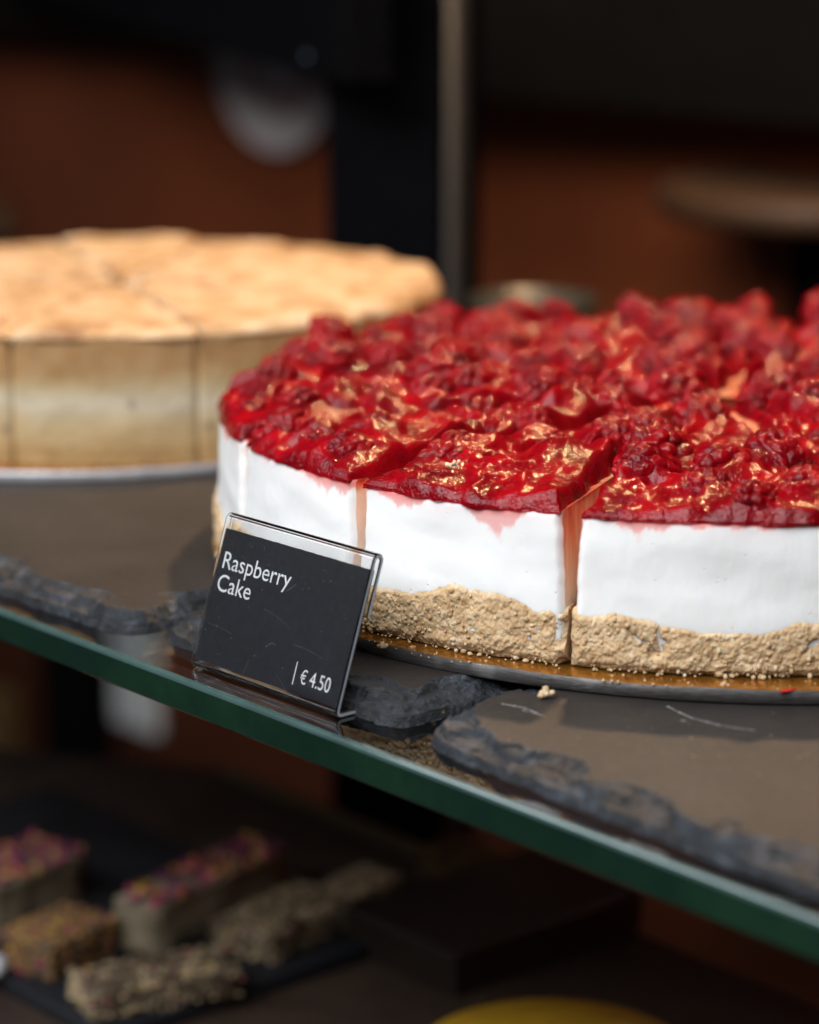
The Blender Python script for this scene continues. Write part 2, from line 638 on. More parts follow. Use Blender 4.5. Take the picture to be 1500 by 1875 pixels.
def scratch(pts, w, z, seed):
    mb = MB()
    p = np.array(pts, float)
    t = np.linspace(0, len(p) - 1, 60)
    q = np.stack([np.interp(t, range(len(p)), p[:, k]) for k in (0, 1)], 1)
    q += 0.02 * np.stack([noise(P3(t * 3, seed)), noise(P3(t * 3, seed + 5))], 1)
    tg = np.gradient(q, axis=0)
    tg /= np.linalg.norm(tg, axis=1)[:, None]
    nr = np.stack([-tg[:, 1], tg[:, 0]], 1)
    ww = w * np.clip(0.2 + 1.6 * np.abs(noise(P3(t * 6, seed + 2))), 0.06, 1)
    G = np.stack([np.concatenate([q + nr * ww[:, None], 0 * t[:, None] + z], 1), np.concatenate([q - nr * ww[:, None], 0 * t[:, None] + z], 1)])
    mb.grid(G)
    part("scratch_mark", mb, [M["chalk"]], sl_c, oc)


def unp(u, v, z):
    x, y = (u - 750) / 4800.0, -(v - 937.5) / 4800.0
    d = np.array([x, math.cos(PITCH) + y * math.sin(PITCH), -math.sin(PITCH) + y * math.cos(PITCH)])
    return np.array(CAM) + d * ((z - CAM[2]) / d[2])


for pts, w in (([(918, 1287), (960, 1294), (985, 1305)], 0.03), ([(955, 1298), (1000, 1310)], 0.02),
               ([(1220, 1291), (1265, 1312), (1320, 1327), (1382, 1336)], 0.022), ([(1246, 1317), (1258, 1319)], 0.03)):
    scratch([unp(u, v, 0)[:2] for u, v in pts], w, -0.022, len(pts) + w * 100)

# ------------------------------------------------------------------ cake boards
CK = np.array([8.05, 67.29])
CZ = 0.3165                    # top of the board
ZT = 3.766                     # top of the cream


def cake_board(c, R, z0, z1, top, edge, lip, label):
    o3 = (c[0], c[1], z0)
    root = empty("cake_board", o3)
    t = np.linspace(0, 2 * np.pi, 360, endpoint=False)
    wv = 0.035 * noise(P3(np.cos(t) * 3, np.sin(t) * 3, 4.0)) + 0.02 * noise(P3(np.cos(t) * 9, np.sin(t) * 9, 1.0))
    Rr = R + 0.05 * noise(P3(np.cos(t) * 2.2, np.sin(t) * 2.2, 9.0))

    def ring(r, z):
        return P3(c[0] + r * np.cos(t), c[1] + r * np.sin(t), z)
    a = MB()
    a.grid(np.stack([ring(Rr - 0.02, z1 - 0.0 + wv), ring(Rr - 0.10, z1 + 0.006 + wv), ring(Rr * 0.93, z1 + 0 * t), ring(Rr * 0.4, z1 + 0 * t)]), wrap=True)
    a.f.append(tuple(range(3 * 360, 4 * 360)))
    a.m.append(0)
    part("foil_top", a, [top], root, o3)
    b = MB()
    b.grid(np.stack([ring(Rr - 0.3, z0 + 0 * t), ring(Rr - 0.03, z0 + 0 * t), ring(Rr, z0 + 0.03 + 0 * t), ring(Rr + 0.005, z1 - 0.03 + wv), ring(Rr - 0.02, z1 - 0.004 + wv)]), wrap=True)
    part("edge_band", b, [edge], root, o3, smooth=True)
    return tag(root, label, "cake board", "round cake boards on the slates"), o3


bd1, _ = cake_board(CK + np.array([0.6, -0.12]), 13.8, 0.0, CZ, M["gold"], M["board_edge"], None, "gold foil cake board with a worn dark edge under the raspberry cake")
C2 = np.array([-9.6, 86.1])
bd2, _ = cake_board(np.array([-11.0, 87.0]), 12.3, 0.0, 0.3, M["gold"], M["silver"], None, "gold cake board with a silver edge under the plain golden cake")

# ------------------------------------------------------------------ raspberry cake
cuts = [-68.7, -45.4, -20.6, 6.5]
cuts += [6.5 + (291.3 - 6.5) / 11 * k for k in range(1, 11)]     # 14 slices
cuts = [rad(a) for a in cuts]
RC = 12.98
cake_o = (CK[0], CK[1], CZ)
cake = empty("raspberry_cake", cake_o)
tag(cake, "round cream cake with glossy red raspberry topping, cut into slices", "cake")


def pol(r, a):
    return CK[0] + r * np.sin(a), CK[1] - r * np.cos(a)


def zcrust(a):
    """height of the crust line round the cake"""
    n1 = noise(P3(a * 2.1, 3.0))
    n2 = noise(P3(a * 9.0, 7.0))
    n3 = noise(P3(a * 26.0, 1.0))
    st = 0.19 * np.tanh(6 * noise(P3(a * 5.0, 12.0)))
    return CZ + 1.22 + 0.22 * np.exp(-((np.degrees(a) + 34) / 12) ** 2) + 0.10 * n1 + 0.11 * n2 + 0.07 * n3 + st


# berries: blue-noise spots over the top, each belonging to a slice
berries = []
tries = 0
while len(berries) < 190 and tries < 9000:
    tries += 1
    r = RC * math.sqrt(random.random())
    a = random.uniform(-math.pi, math.pi)
    if r > RC - 0.55 or r < 1.0:
        continue
    x, y = r * math.sin(a), -r * math.cos(a)
    dens = noise(np.array([x * 0.22, y * 0.22, 3.3]))
    back = y > 2
    if dens < (-0.25 if back else -0.06):
        continue
    if any((x - q[0]) ** 2 + (y - q[1]) ** 2 < 1.38 ** 2 for q in berries):
        continue
    berries.append((x, y, random.uniform(0.52, 0.84), random.uniform(-0.14, 0.14) + (0.08 if back else -0.04)))
BX = np.array([[b[0], b[1], b[2], b[3]] for b in berries])


def top_height(x, y):
    """jelly height above the cream, before the edges are rounded"""
    dx, dy = x - CK[0], y - CK[1]
    p = P3(dx, dy, 0.5)
    h = 0.27 + 0.15 * fbm(p * 0.35, 2)
    wx = dx + 0.35 * noise(p * 0.9 + 3)
    wy = dy + 0.35 * noise(p * 0.9 + 8)
    h = h + 0.30 * (1 - np.abs(noise(P3(wx, wy, 2.0) * 0.55)) * 2.2).clip(-0.3, 1) * sstep(-0.1, 0.5, noise(p * 0.25 + 20))
    dome = np.zeros_like(h)
    for bx, by, br, bu in BX:
        d2 = (wx - bx) ** 2 + (wy - by) ** 2
        m_ = d2 < (1.7 * br) ** 2
        if m_.any():
            d = np.sqrt(d2[m_]) / (1.7 * br)
            dome[m_] = np.maximum(dome[m_], (0.36 + 0.6 * bu) * (1 - d * d) ** 1.5)
    h = h + dome
    cr = np.exp(-(noise(P3(wx, wy, 12.0) * 0.42) / 0.07) ** 2) * sstep(-0.2, 0.3, noise(p * 0.3 + 31))
    h = h - 0.28 * cr
    r1 = 1 - np.abs(noise(P3(wx, wy, 21.0) * 0.8)) * 2.4
    r2 = 1 - np.abs(noise(P3(wx, wy, 25.0) * 1.7 + 0.3 * r1[..., None])) * 2.4
    h = h + 0.13 * r1 + 0.07 * r2 * sstep(-0.4, 0.3, noise(p * 0.5 + 41)) + 0.07 * fbm(P3(wx, wy, 7.0) * 1.3, 3) + 0.03 * (1 - 2 * np.abs(noise(P3(wx, wy * 1.6, 1.0) * 3.0)))
    return h


def slice_side(a0, a1, r, g):
    """angles of both cut faces at radius r for a gap g"""
    d = np.arcsin(np.clip((g / 2) / np.maximum(r, 0.05), 0, 0.6))
    return a0 + d, a1 - d


# berry mesh variants
def berry_mesh(seed):
    r_ = np.random.default_rng(seed)
    bm = bmesh.new()
    bmesh.ops.create_icosphere(bm, subdivisions=6, radius=1.0)
    v = np.array([x.co[:] for x in bm.verts])
    N = 46
    i = np.arange(N) + 0.5
    ph = np.arccos(1 - 2 * i / N)
    th = np.pi * (1 + 5 ** 0.5) * i + r_.uniform(0, 6)
    pt = np.stack([np.cos(th) * np.sin(ph), np.sin(th) * np.sin(ph), np.cos(ph)], 1) + r_.normal(size=(N, 3)) * 0.05
    pt /= np.linalg.norm(pt, axis=1)[:, None]
    dots = v @ pt.T
    d = np.arccos(np.clip(dots.max(1), -1, 1)) / 0.30
    dr = np.sqrt(np.clip(1 - d * d, 0, 1))
    mask = sstep(-0.35, 0.25, noise(v * 1.1 + seed * 7.7))
    s = 1 + (0.24 * dr - 0.12) * (0.35 + 0.65 * mask) + 0.16 * fbm(v * 0.9 + seed * 3.3, 2) + 0.05 * fbm(v * 3.0 + seed, 3)
    v = v * s[:, None] * np.array([1.0, r_.uniform(0.82, 0.98), r_.uniform(0.74, 0.9)])
    for q, x in zip(bm.verts, v):
        q.co = x * K
    me = bpy.data.meshes.new("raspberry")
    bm.to_mesh(me)
    bm.free()
    me.polygons.foreach_set("use_smooth", [True] * len(me.polygons))
    me.materials.append(M["jelly"])
    return me


BM = [berry_mesh(i) for i in range(8)]


def ico(n):
    b = bmesh.new()
    bmesh.ops.create_icosphere(b, subdivisions=n, radius=1.0)
    v = np.array([x.co[:] for x in b.verts])
    f = [[q.index for q in w.verts] for w in b.faces]
    b.free()
    return v, f


I1v, I1f = ico(1)
I2v, I2f = ico(2)


def grains(mb, centres, rmin, rmax):
    for k, c_ in enumerate(centres):
        r = rmin + (rmax - rmin) * random.random() ** 2.2
        iv, jf = (I2v, I2f) if r > 0.05 else (I1v, I1f)
        dv = iv * (1 + 0.32 * noise(iv * 1.3 + k * 3.17))[:, None]
        ax = np.array([random.uniform(0.7, 1.3) for _ in range(3)])
        mb.add(dv * ax * r + c_, jf, 0, random.random())


for k in range(14):
    a0 = cuts[k]
    a1 = cuts[k + 1] if k < 13 else cuts[0] + 2 * math.pi
    mid = (a0 + a1) / 2
    vis = -1.9 < (mid if mid < math.pi else mid - 2 * math.pi) < 1.3
    so = (*pol(6.5, mid), CZ)
    root = empty("cake_slice", so)
    root.parent = cake
    root.location = (Vector(so) - Vector(cake_o)) * K
    gt = {0: 0.42, 1: 0.46, 2: 0.46}.get(k, 0.42)     # gap at the top of the cream
    gb = 0.20

    # --- cream: outer wall, two cut faces, top
    na, nz = (150, 44) if vis else (60, 20)
    zz = np.linspace(0, 1, nz)
    tt = np.linspace(0, 1, na)
    Z0 = CZ + 0.55
    A = np.empty((nz, na))
    for iz, t in enumerate(zz):
        s0, s1 = slice_side(a0, a1, RC, gb + (gt - gb) * t ** 1.2)
        s0 += 0.05 / RC * float(fbm(np.array([t * 5, k * 3.0, 0.5]), 3))
        s1 += 0.05 / RC * float(fbm(np.array([t * 5, k * 3.0, 4.5]), 3))
        A[iz] = s0 + (s1 - s0) * tt
    Zv = Z0 + (ZT - Z0) * zz[:, None] + 0 * A
    Rv = RC + 0.10 * (1 - zz[:, None]) + 0.05 * fbm(P3(A * 6, Zv * 0.8, 2.0), 2) + 0.004 * fbm(P3(A * 60, Zv * 5, 5.0), 3)
    # softened corners at the cut edges and the upper rim
    cw = np.minimum(tt, 1 - tt)[None, :] * (a1 - a0) * RC
    Rv = Rv - 0.16 * (1 - np.clip(cw / 0.16, 0, 1)) ** 2 - 0.06 * np.clip((zz[:, None] - 0.96) / 0.04, 0, 1) ** 2
    cw_ = cw + 0 * A
    X, Y = pol(Rv, A)
    drip = 0.05 + 0.05 * noise(P3(A * 30, 4.0)) + 1.0 * np.clip(noise(P3(A * 7.0, 9.0)) - 0.05, 0, 1) * (1 + 0.35 * noise(P3(A * 40, Zv * 2)))
    for da, dw, dd_ in ((-50, 3.2, 0.36), (-40.5, 2.2, 0.22), (-28.5, 1.6, 0.14), (-13.5, 2.2, 0.40), (-8, 1.5, 0.12), (-2, 2.0, 0.14), (-62, 2.0, 0.12)):
        drip = drip + dd_ * np.exp(-((np.degrees(A) - da) / dw) ** 2) * (1 + 0.5 * noise(P3(A * 38, 1.0)) + 0.3 * noise(P3(A * 90, 5.0)))
    below = ZT - Zv
    drip = drip * (1 + 0.35 * noise(P3(A * 55, Zv * 3.0)) + 0.25 * noise(P3(A * 130, Zv * 6.0)))
    stain = np.clip((1.12 - below / np.maximum(drip, 0.03)) * 2.2, 0, 1) * (0.38 + 0.3 * np.clip(1 - below / 0.25, 0, 1))
    stain = np.maximum(stain, 0.2 * np.clip(1 - below / (0.55 + 0.6 * noise(P3(A * 9, 2.0))).clip(0.08), 0, 1))
    stain = np.maximum(stain, 0.3 * np.clip(1 - cw_ / (0.16 + 0.14 * noise(P3(Zv * 1.5, k))), 0, 1) * zz[:, None] * {1: 1.0, 2: 0.8}.get(k, 0.3))
    mb = MB()
    mb.grid(P3(X, Y, Zv), 0, stain, flip=False)
    nr = 60 if vis else 24
    strength = {1: (1.05, 0.5), 0: (0.35, 0.5), 13: (0.2, 0.5)}.get(k, (0.8, 0.6))
    for side in (0, 1):
        rr = np.linspace(0.3, 1, nr) * RC
        rr = 0.9 + (RC - 0.03 - 0.9) * np.linspace(0, 1, nr) ** 0.7
        G = np.empty((nz, nr, 3))
        for iz, t in enumerate(zz):
            sd = slice_side(a0, a1, rr, gb + (gt - gb) * t ** 1.2)[side]
            rz_ = rr.copy()
            rz_[-1] = np.nan
            Rend = Rv[iz, 0 if side == 0 else -1]
            rloc = 0.9 + (Rend - 0.9) * np.linspace(0, 1, nr) ** 0.7
            sd = slice_side(a0, a1, rloc, gb + (gt - gb) * t ** 1.2)[side]
            sd[-1] = A[iz, 0 if side == 0 else -1]
            sd = sd + (0.02 / np.maximum(rloc, 1)) * fbm(P3(rloc * 1.4, Z0 + (ZT - Z0) * t, 3.0 * k + side), 3) * np.linspace(1, 0, nr)
            x, y = pol(rloc, sd)
            G[iz] = P3(x, y, Z0 + (ZT - Z0) * t)
        st = (0.12 + 0.75 * zz[:, None] ** 1.3) * (0.8 + 0.5 * noise(P3(G[..., 0] * 2, G[..., 1] * 2, G[..., 2] * 0.4)))
        st = st * strength[0 if side else 1]
        st = np.maximum(st, np.clip(1.1 - (ZT - G[..., 2]) / 0.35, 0, 1))
        mb.grid(G, 1, st, flip=(side == 0))
    # top, under the jelly
    Gt = np.stack([P3(*pol(0.9 + (Rv[-1] - 0.9) * q, A[-1]), ZT) for q in np.linspace(1, 0.02, 10)])
    mb.grid(Gt, 1, 0.75 + 0.8 * sstep(RC - 4.5, RC - 0.3, np.hypot(Gt[..., 0] - CK[0], Gt[..., 1] - CK[1])))
    part("cream_layer", mb, [M["cream"], M["cut"]], root, so, attr="stain")

    # --- crust
    na, nz = (430, 50) if vis else (50, 8)
    tt = np.linspace(0, 1, na)
    zz = np.linspace(0, 1, nz)
    s0, s1 = slice_side(a0, a1, RC, 0.10)
    Aa = s0 + (s1 - s0) * tt
    zt_ = zcrust(Aa)
    A = Aa[None, :] + 0 * zz[:, None]
    Zv = CZ + 0.03 + (zt_[None, :] - CZ - 0.03) * zz[:, None]
    q3 = P3(A * 13, Zv, 0.7 * k)
    pw = P3(A * 13, Zv, 0.3 * k)
    pw = pw + 0.10 * np.stack([noise(pw * 4), noise(pw * 4 + 7), 0 * A], -1)
    w1, id1 = worley(pw * 4.2)
    w2, id2 = worley(pw * 11)
    mask = sstep(-0.35, 0.35, noise(pw * 1.3 + 9))
    lump = 0.07 * fbm(q3 * 1.2, 3) + (0.03 + 0.06 * mask) * (0.45 - w1) + 0.045 * (0.45 - w2) + 0.02 * noise(q3 * 14)
    crk = np.exp(-(noise(pw * 0.9 + 50) / 0.05) ** 2) * sstep(0.0, 0.4, noise(pw * 0.7 + 60))
    lump = lump - 0.12 * crk
    ccol = np.clip(0.5 * id1 + 0.5 * id2 - 0.25 * crk, 0, 1)
    Rv = RC + 0.12 + 0.05 * np.sin(zz[:, None] * 3.0) + lump
    Rv = Rv - 0.16 * np.clip((zz[:, None] - 0.88) / 0.12, 0, 1) ** 1.5 - 0.12 * np.clip((0.14 - zz[:, None]) / 0.14, 0, 1)
    cw = np.minimum(tt, 1 - tt)[None, :] * (a1 - a0) * RC
    Rv = Rv - 0.30 * (1 - np.clip(cw / 0.28, 0, 1)) ** 1.6 * (0.6 + 0.8 * noise(P3(Zv * 2, k, 0) + 0 * A[..., None]))
    X, Y = pol(Rv, A)
    mb = MB()
    W = P3(X, Y, Zv)
    Win = P3(*pol(Rv[-1] - 0.5, A[-1]), Zv[-1] - 0.02)
    Wb = P3(*pol(Rv[0] - 0.9, A[0]), CZ + 0.012)
    mb.grid(np.concatenate([Wb[None], W, Win[None]], 0), c=np.concatenate([ccol[:1], ccol, ccol[-1:]], 0))
    for side in (0, 1):
        i = 0 if side == 0 else -1
        nr = 90 if vis else 20
        rl = 0.9 + (Rv[:, i][:, None] - 0.9) * np.linspace(0, 1, nr)[None, :] ** 0.6
        sd = slice_side(a0, a1, rl, 0.10)[side]
        sg = 1 if side == 0 else -1
        rough = 0.06 * np.abs(fbm(P3(rl * 2.5, Zv[:, i][:, None] * 2.5, 5.0 * k + side), 3))
        sd = sd + sg * (rough / np.maximum(rl, 1)) * np.linspace(1, 0.0, nr)[None, :] ** 0.3
        sd[:, -1] = A[:, i]
        x, y = pol(rl, sd)
        mb.grid(P3(x, y, Zv[:, i][:, None] + 0 * rl), c=0.4, flip=(side == 0))
    if vis:
        cs = []
        for _ in range(380):
            a = random.uniform(s0, s1)
            zc = float(zcrust(np.array(a)))
            t = random.random()
            z = CZ + 0.05 + (zc - CZ - 0.03) * t
            rr = RC + 0.14 + 0.04 * math.sin(3 * t) - 0.16 * max(0, (t - 0.86) / 0.14) + random.uniform(-0.09, 0.0)
            edge = min(a - s0, s1 - a) * RC
            rr -= 0.25 * max(0, 1 - edge / 0.25)
            x, y = pol(rr, a)
            cs.append(np.array([x, y, z]))
        grains(mb, cs, 0.014, 0.07)
        cs = []
        for _ in range(30):                        # crumbs at the foot of the crust
            a = random.uniform(s0, s1)
            x, y = pol(RC + random.uniform(0.05, 0.24), a)
            cs.append(np.array([x, y, CZ + 0.05]))
        grains(mb, cs, 0.02, 0.065)
    part("biscuit_crust", mb, [M["crust"]], root, so, attr="crumb")

    # --- jelly topping
    step = 0.06 if vis else 0.085
    nr = int((RC - 0.4) / step)
    na = int((a1 - a0) * RC / step)
    q = np.linspace(0, 1, nr)
    s = np.linspace(0, 1, na)
    Rrim = RC + 0.02 + 0.13 * fbm(P3((a0 + (a1 - a0) * s) * 9, 1.0), 3) + 0.05 * noise(P3((a0 + (a1 - a0) * s) * 40, 6.0))
    r = 0.5 + (Rrim[None, :] - 0.5) * q[:, None]
    g_top = gt + 0.06 + np.clip(0.10 + 0.5 * noise(P3(r * 0.5, 3.0 * k)), 0, 0.5) * sstep(RC - 0.6, RC - 3.0, r)
    s0_, s1_ = slice_side(a0, a1, r, g_top)
    # ragged cut line
    s0_ = s0_ + 0.10 / np.maximum(r, 1) * fbm(P3(r * 1.1, 11.0 * k), 3)
    s1_ = s1_ + 0.10 / np.maximum(r, 1) * fbm(P3(r * 1.1, 11.0 * k + 5), 3)
    A = s0_ + (s1_ - s0_) * s[None, :]
    X, Y = pol(r, A)
    h = top_height(X, Y)
    dside = np.minimum(A - s0_, s1_ - A) * r
    drim = Rrim[None, :] - r
    h = h * (1 - np.clip(0.30 + 0.7 * noise(P3(A * 5.5, 3.0)), 0, 0.6) * np.exp(-(drim / 0.7) ** 2))
    dd = np.minimum(dside, np.minimum(drim, r - 0.45))
    wdt = 0.24 + 0.1 * noise(P3(X, Y, 4.0) * 1.3)
    e_ = np.clip(dd / wdt, 0, 1)
    Hh = 0.02 + (np.maximum(h, 0.16) - 0.02) * (1 - (1 - e_) ** 2.4)
    G = P3(X, Y, ZT + Hh)
    # push the steep front out a little where lumps sit at the rim
    mb = MB()
    mb.grid(G, flip=False)
    low = 0.05 + 0.10 * np.clip(noise(P3(A[-1] * 16, 2.0)), 0, 1)
    rim = G[-1].copy()
    rim2 = P3(*pol(np.minimum(Rrim - 0.0, RC + 0.06) + 0.02, A[-1]), ZT - low)
    mb.grid(np.stack([rim, rim2]))
    for side in (0, 1):
        i = 0 if side == 0 else -1
        ed = G[:, i].copy()
        lo = ed.copy()
        lo[:, 2] = ZT - 0.06
        mb.grid(np.stack([ed, lo]), flip=(side == 1))
    part("jelly_topping", mb, [M["jelly"]], root, so)

    # --- berries of this slice
    for bi, (bx, by, br, bu) in enumerate(berries):
        a = math.atan2(bx, -by)
        while a < a0:
            a += 2 * math.pi
        while a >= a0 + 2 * math.pi:
            a -= 2 * math.pi
        if not (a0 <= a < a1):
            continue
        r = math.hypot(bx, by)
        # keep clear of the cut lines
        m_ = 0.55 / max(r, 1)
        a = min(max(a, a0 + m_), a1 - m_) if a1 - a0 > 2 * m_ else mid
        x, y = pol(min(r, RC - 0.7), a)
        o = bpy.data.objects.new("raspberry", BM[bi % 8])
        z = ZT + 0.02 + 0.36 * br + bu * 0.9 + (0.10 if by > 1 else 0.0)
        o.parent = root
        o.location = (Vector((x, y, z)) - Vector(so)) * K
        o.rotation_euler = (random.uniform(-0.7, 0.7), random.uniform(-0.7, 0.7), random.uniform(0, 6.28))
        o.scale = (br, br, br)
        col.objects.link(o)


# ------------------------------------------------------------------ crumbs lying loose
def crumb(loc, size, seed, label):
    r_ = random.Random(seed)
    mb = MB()
    for q in range(26):
        d = np.array([r_.gauss(0, 0.42), r_.gauss(0, 0.34), abs(r_.gauss(0.3, 0.3))]) * size
        rr = size * r_.uniform(0.22, 0.5)
        mb.add(I2v * (1 + 0.25 * noise(I2v * 1.4 + seed + q))[:, None] * rr + d + np.array(loc) + (0, 0, size * 0.2), I2f, 0, 0.4 + 0.6 * r_.random())
    o = put("crumb", mb.mesh("crumb", [M["crust"]], loc, attr="crumb"), loc)
    return tag(o, label, "crumb", "loose biscuit crumbs")


p = unp(1000, 1276, 0.0)
crumb((p[0], p[1], -0.02), 0.16, 1, "biscuit crumb on the slate just below the cake board edge")
p = unp(700, 1186, CZ)
crumb((p[0], p[1], CZ), 0.10, 2, "biscuit crumb on gold foil close to the price sign")
p = unp(757, 1187, CZ)
crumb((p[0], p[1], CZ), 0.05, 3, "tiny round crumb on gold foil, second from the price sign")
p = unp(1325, 1256, CZ)
crumb((p[0], p[1], CZ), 0.07, 4, "small crumb on gold foil below the rightmost visible slice")
p = unp(830, 858, ZT + 0.62)
crumb((p[0], p[1], p[2]), 0.125, 5, "pale crumb lying on top of the red raspberry jelly")
mb = MB()
for q in range(70):
    a = rad(random.uniform(-52, 12))
    r = random.uniform(13.25, 13.85)
    x, y = pol(r, a)
    grains(mb, [np.array([x, y, CZ + 0.02])], 0.012, 0.04)
for q in range(60):
    x, y = unp(random.uniform(640, 1500), random.uniform(1290, 1420), 0)[:2]
    grains(mb, [np.array([x, y, -0.01])], 0.006, 0.02)
o = put("crumb_dust", mb.mesh("crumb_dust", [M["crust"]], attr="crumb"))
tag(o, "fine crumb dust scattered over the board rim and slate", "crumbs", kind="stuff")
mb = MB()
p = unp(1443, 1265, CZ)
t = np.linspace(0, 2 * np.pi, 24, endpoint=False)
rr = 1 + 0.3 * noise(P3(np.cos(t) * 2, np.sin(t) * 2, 1))
mb.add(np.concatenate([P3(p[0] + 0.20 * rr * np.cos(t), p[1] + 0.10 * rr * np.sin(t) + 0.1 * np.cos(t), CZ + 0.02), P3(p[0], p[1], CZ + 0.045)[None]]),
       [(i, (i + 1) % 24, 24) for i in range(24)])
o = put("jelly_smear", mb.mesh("jelly_smear", [M["red_juice"]], p), p)
tag(o, "small red jelly smear on the rim of the gold board", "smear")

# ------------------------------------------------------------------ price sign: folded acrylic holder and card
BL = np.array([-5.04, 58.10, SH_Z1])
TE = np.array([0.6670, -0.7450, 0.0])
TB = np.array([0.7450, 0.6670, 0.0])
TILT = rad(18.5)
UP = TB * math.sin(TILT) + np.array([0, 0, 1]) * math.cos(TILT)
BK = TB * math.cos(TILT) - np.array([0, 0, 1]) * math.sin(TILT)     # into the sign, square to its face
TW, TL = 5.20, 3.60
TH = 0.11                      # sheet thickness


def sheet_path():
    """centre line of the folded sheet as (s along up, b behind the face), then as world offsets"""
    P = []
    g = 0.21                   # distance between front and rear sheet centres
    for s in np.linspace(0, 1, 7):
        P.append(UP * (TL - 1.35 + (1.35 - g / 2) * s) + BK * g)
    for a in np.linspace(0, math.pi, 9)[1:-1]:
        P.append(UP * (TL - g / 2 + math.sin(a) * g / 2) + BK * (g / 2 + math.cos(a) * g / 2))
    for s in np.linspace(0, 1, 12):
        P.append(UP * (TL - g / 2 + (0.16 - TL + g / 2) * s))
    a_ = UP * 0.16
    b_ = TB * 0.16
    for s in np.linspace(0, 1, 8)[1:]:
        P.append(a_ * (1 - s) ** 2 + b_ * s * s)
    P.append(TB * 0.72)
    return [q + np.array([0, 0, TH / 2 + 0.004]) for q in P]


path = np.array(sheet_path())
tg = np.gradient(path, axis=0)
tg /= np.linalg.norm(tg, axis=1)[:, None]
nr = np.cross(TE, tg)
nr /= np.linalg.norm(nr, axis=1)[:, None]
ch = 0.025
mb = MB()
L0, L1 = BL, BL + TE * TW
sec = []
for (w_off, n_off) in ((0, -TH / 2 + ch), (ch, -TH / 2), (TW - ch, -TH / 2), (TW, -TH / 2 + ch), (TW, TH / 2 - ch), (TW - ch, TH / 2), (ch, TH / 2), (0, TH / 2 - ch)):
    sec.append(BL + TE * w_off + path + nr * n_off)
G = np.stack(sec, 1)           # (path, section, 3)
mb.grid(G, wrap=True)
q = G.shape[1]
for i_, f_ in enumerate(mb.f):
    if i_ % q == 3 or i_ % q == 7:
        mb.m[i_] = 1
last = (len(path) - 1) * q
mb.f.append(tuple(range(q)))
mb.m.append(0)
mb.f.append(tuple(range(last + q - 1, last - 1, -1)))
mb.m.append(0)
me = mb.mesh("sign_holder", [M["acrylic"], M["frost"]], BL, smooth=True)
bm = bmesh.new()
bm.from_mesh(me)
bmesh.ops.recalc_face_normals(bm, faces=bm.faces)
bm.to_mesh(me)
bm.free()
holder = put("sign_holder", me, BL)
es = holder.modifiers.new("edges", 'EDGE_SPLIT')
es.split_angle = rad(38)
tag(holder, "clear folded acrylic sign holder standing before the raspberry cake", "sign holder")

# the card
CW0, CW1, CH0, CH1 = 0.03, TW - 0.05, 0.17, TL - 0.33
cb = TH / 2 + 0.02             # distance of the card's face behind the sheet's centre line


def cpt(w, s, b=0.0):
    return BL + TE * w + UP * s + BK * (cb + b) + np.array([0, 0, TH / 2 + 0.004])


mb = MB()
ww = np.linspace(CW0, CW1, 60)
top = CH1 + 0.012 * noise(P3(ww * 5, 2.0)) + 0.006 * noise(P3(ww * 15, 4.0))
fr = np.array([[cpt(w, CH0 + (tp - CH0) * t) for w, tp in zip(ww, top)] for t in (0, 1)])
bk = np.array([[cpt(w, CH0 + (tp - CH0) * t, 0.03) for w, tp in zip(ww, top)] for t in (0, 1)])
mb.grid(np.stack([fr[0], fr[1], bk[1], bk[0], fr[0]]))
for i in (0, -1):
    mb.add([fr[0][i], fr[1][i], bk[1][i], bk[0][i]], [(0, 1, 2, 3)])
card_o = tuple(cpt(TW / 2, CH0))
card = put("price_card", mb.mesh("price_card", [M["card"]], card_o, smooth=False), card_o)
tag(card, "black price card reading Raspberry Cake, 4.50 euros, in the clear holder", "price card")


def lettering(text, w, s, size, sx, weight=0.0):
    cu = bpy.data.curves.new("lettering", 'FONT')
    cu.body = text
    cu.size = 1.0
    cu.resolution_u = 4
    cu.offset = weight
    tmp = bpy.data.objects.new("lettering_tmp", cu)
    col.objects.link(tmp)
    dg = bpy.context.evaluated_depsgraph_get()
    me = bpy.data.meshes.new_from_object(tmp.evaluated_get(dg))
    bpy.data.objects.remove(tmp)
    for v in me.vertices:
        q = cpt(w + v.co.x * size * sx, s + v.co.y * size, -0.003) - np.array(card_o)
        v.co = Vector(q) * K
    me.materials.clear()
    me.materials.append(M["ink"])
    me.name = "lettering"
    o = bpy.data.objects.new("lettering", me)
    o.parent = card
    col.objects.link(o)
    return o


lettering("Raspberry", 0.17, 2.36, 0.57, 1.06)
lettering("Cake", 0.17, 1.83, 0.57, 1.06)
lettering("\u20ac", 3.72, 0.42, 0.44, 0.80)
lettering("4.50", 4.04, 0.42, 0.48, 0.86)
mb = MB()
mb.add([cpt(3.50, 0.34, -0.003), cpt(3.53, 0.34, -0.003), cpt(3.53, 0.86, -0.003), cpt(3.50, 0.86, -0.003)], [(0, 1, 2, 3)])
part("price_rule", mb, [M["ink"]], card, card_o)

# scuffs and dust on the front of the holder
mb = MB()
rs_ = random.Random(5)


def fpt(w, s):
    return BL + TE * w + UP * s - BK * (TH / 2 + 0.004) + np.array([0, 0, TH / 2 + 0.004])


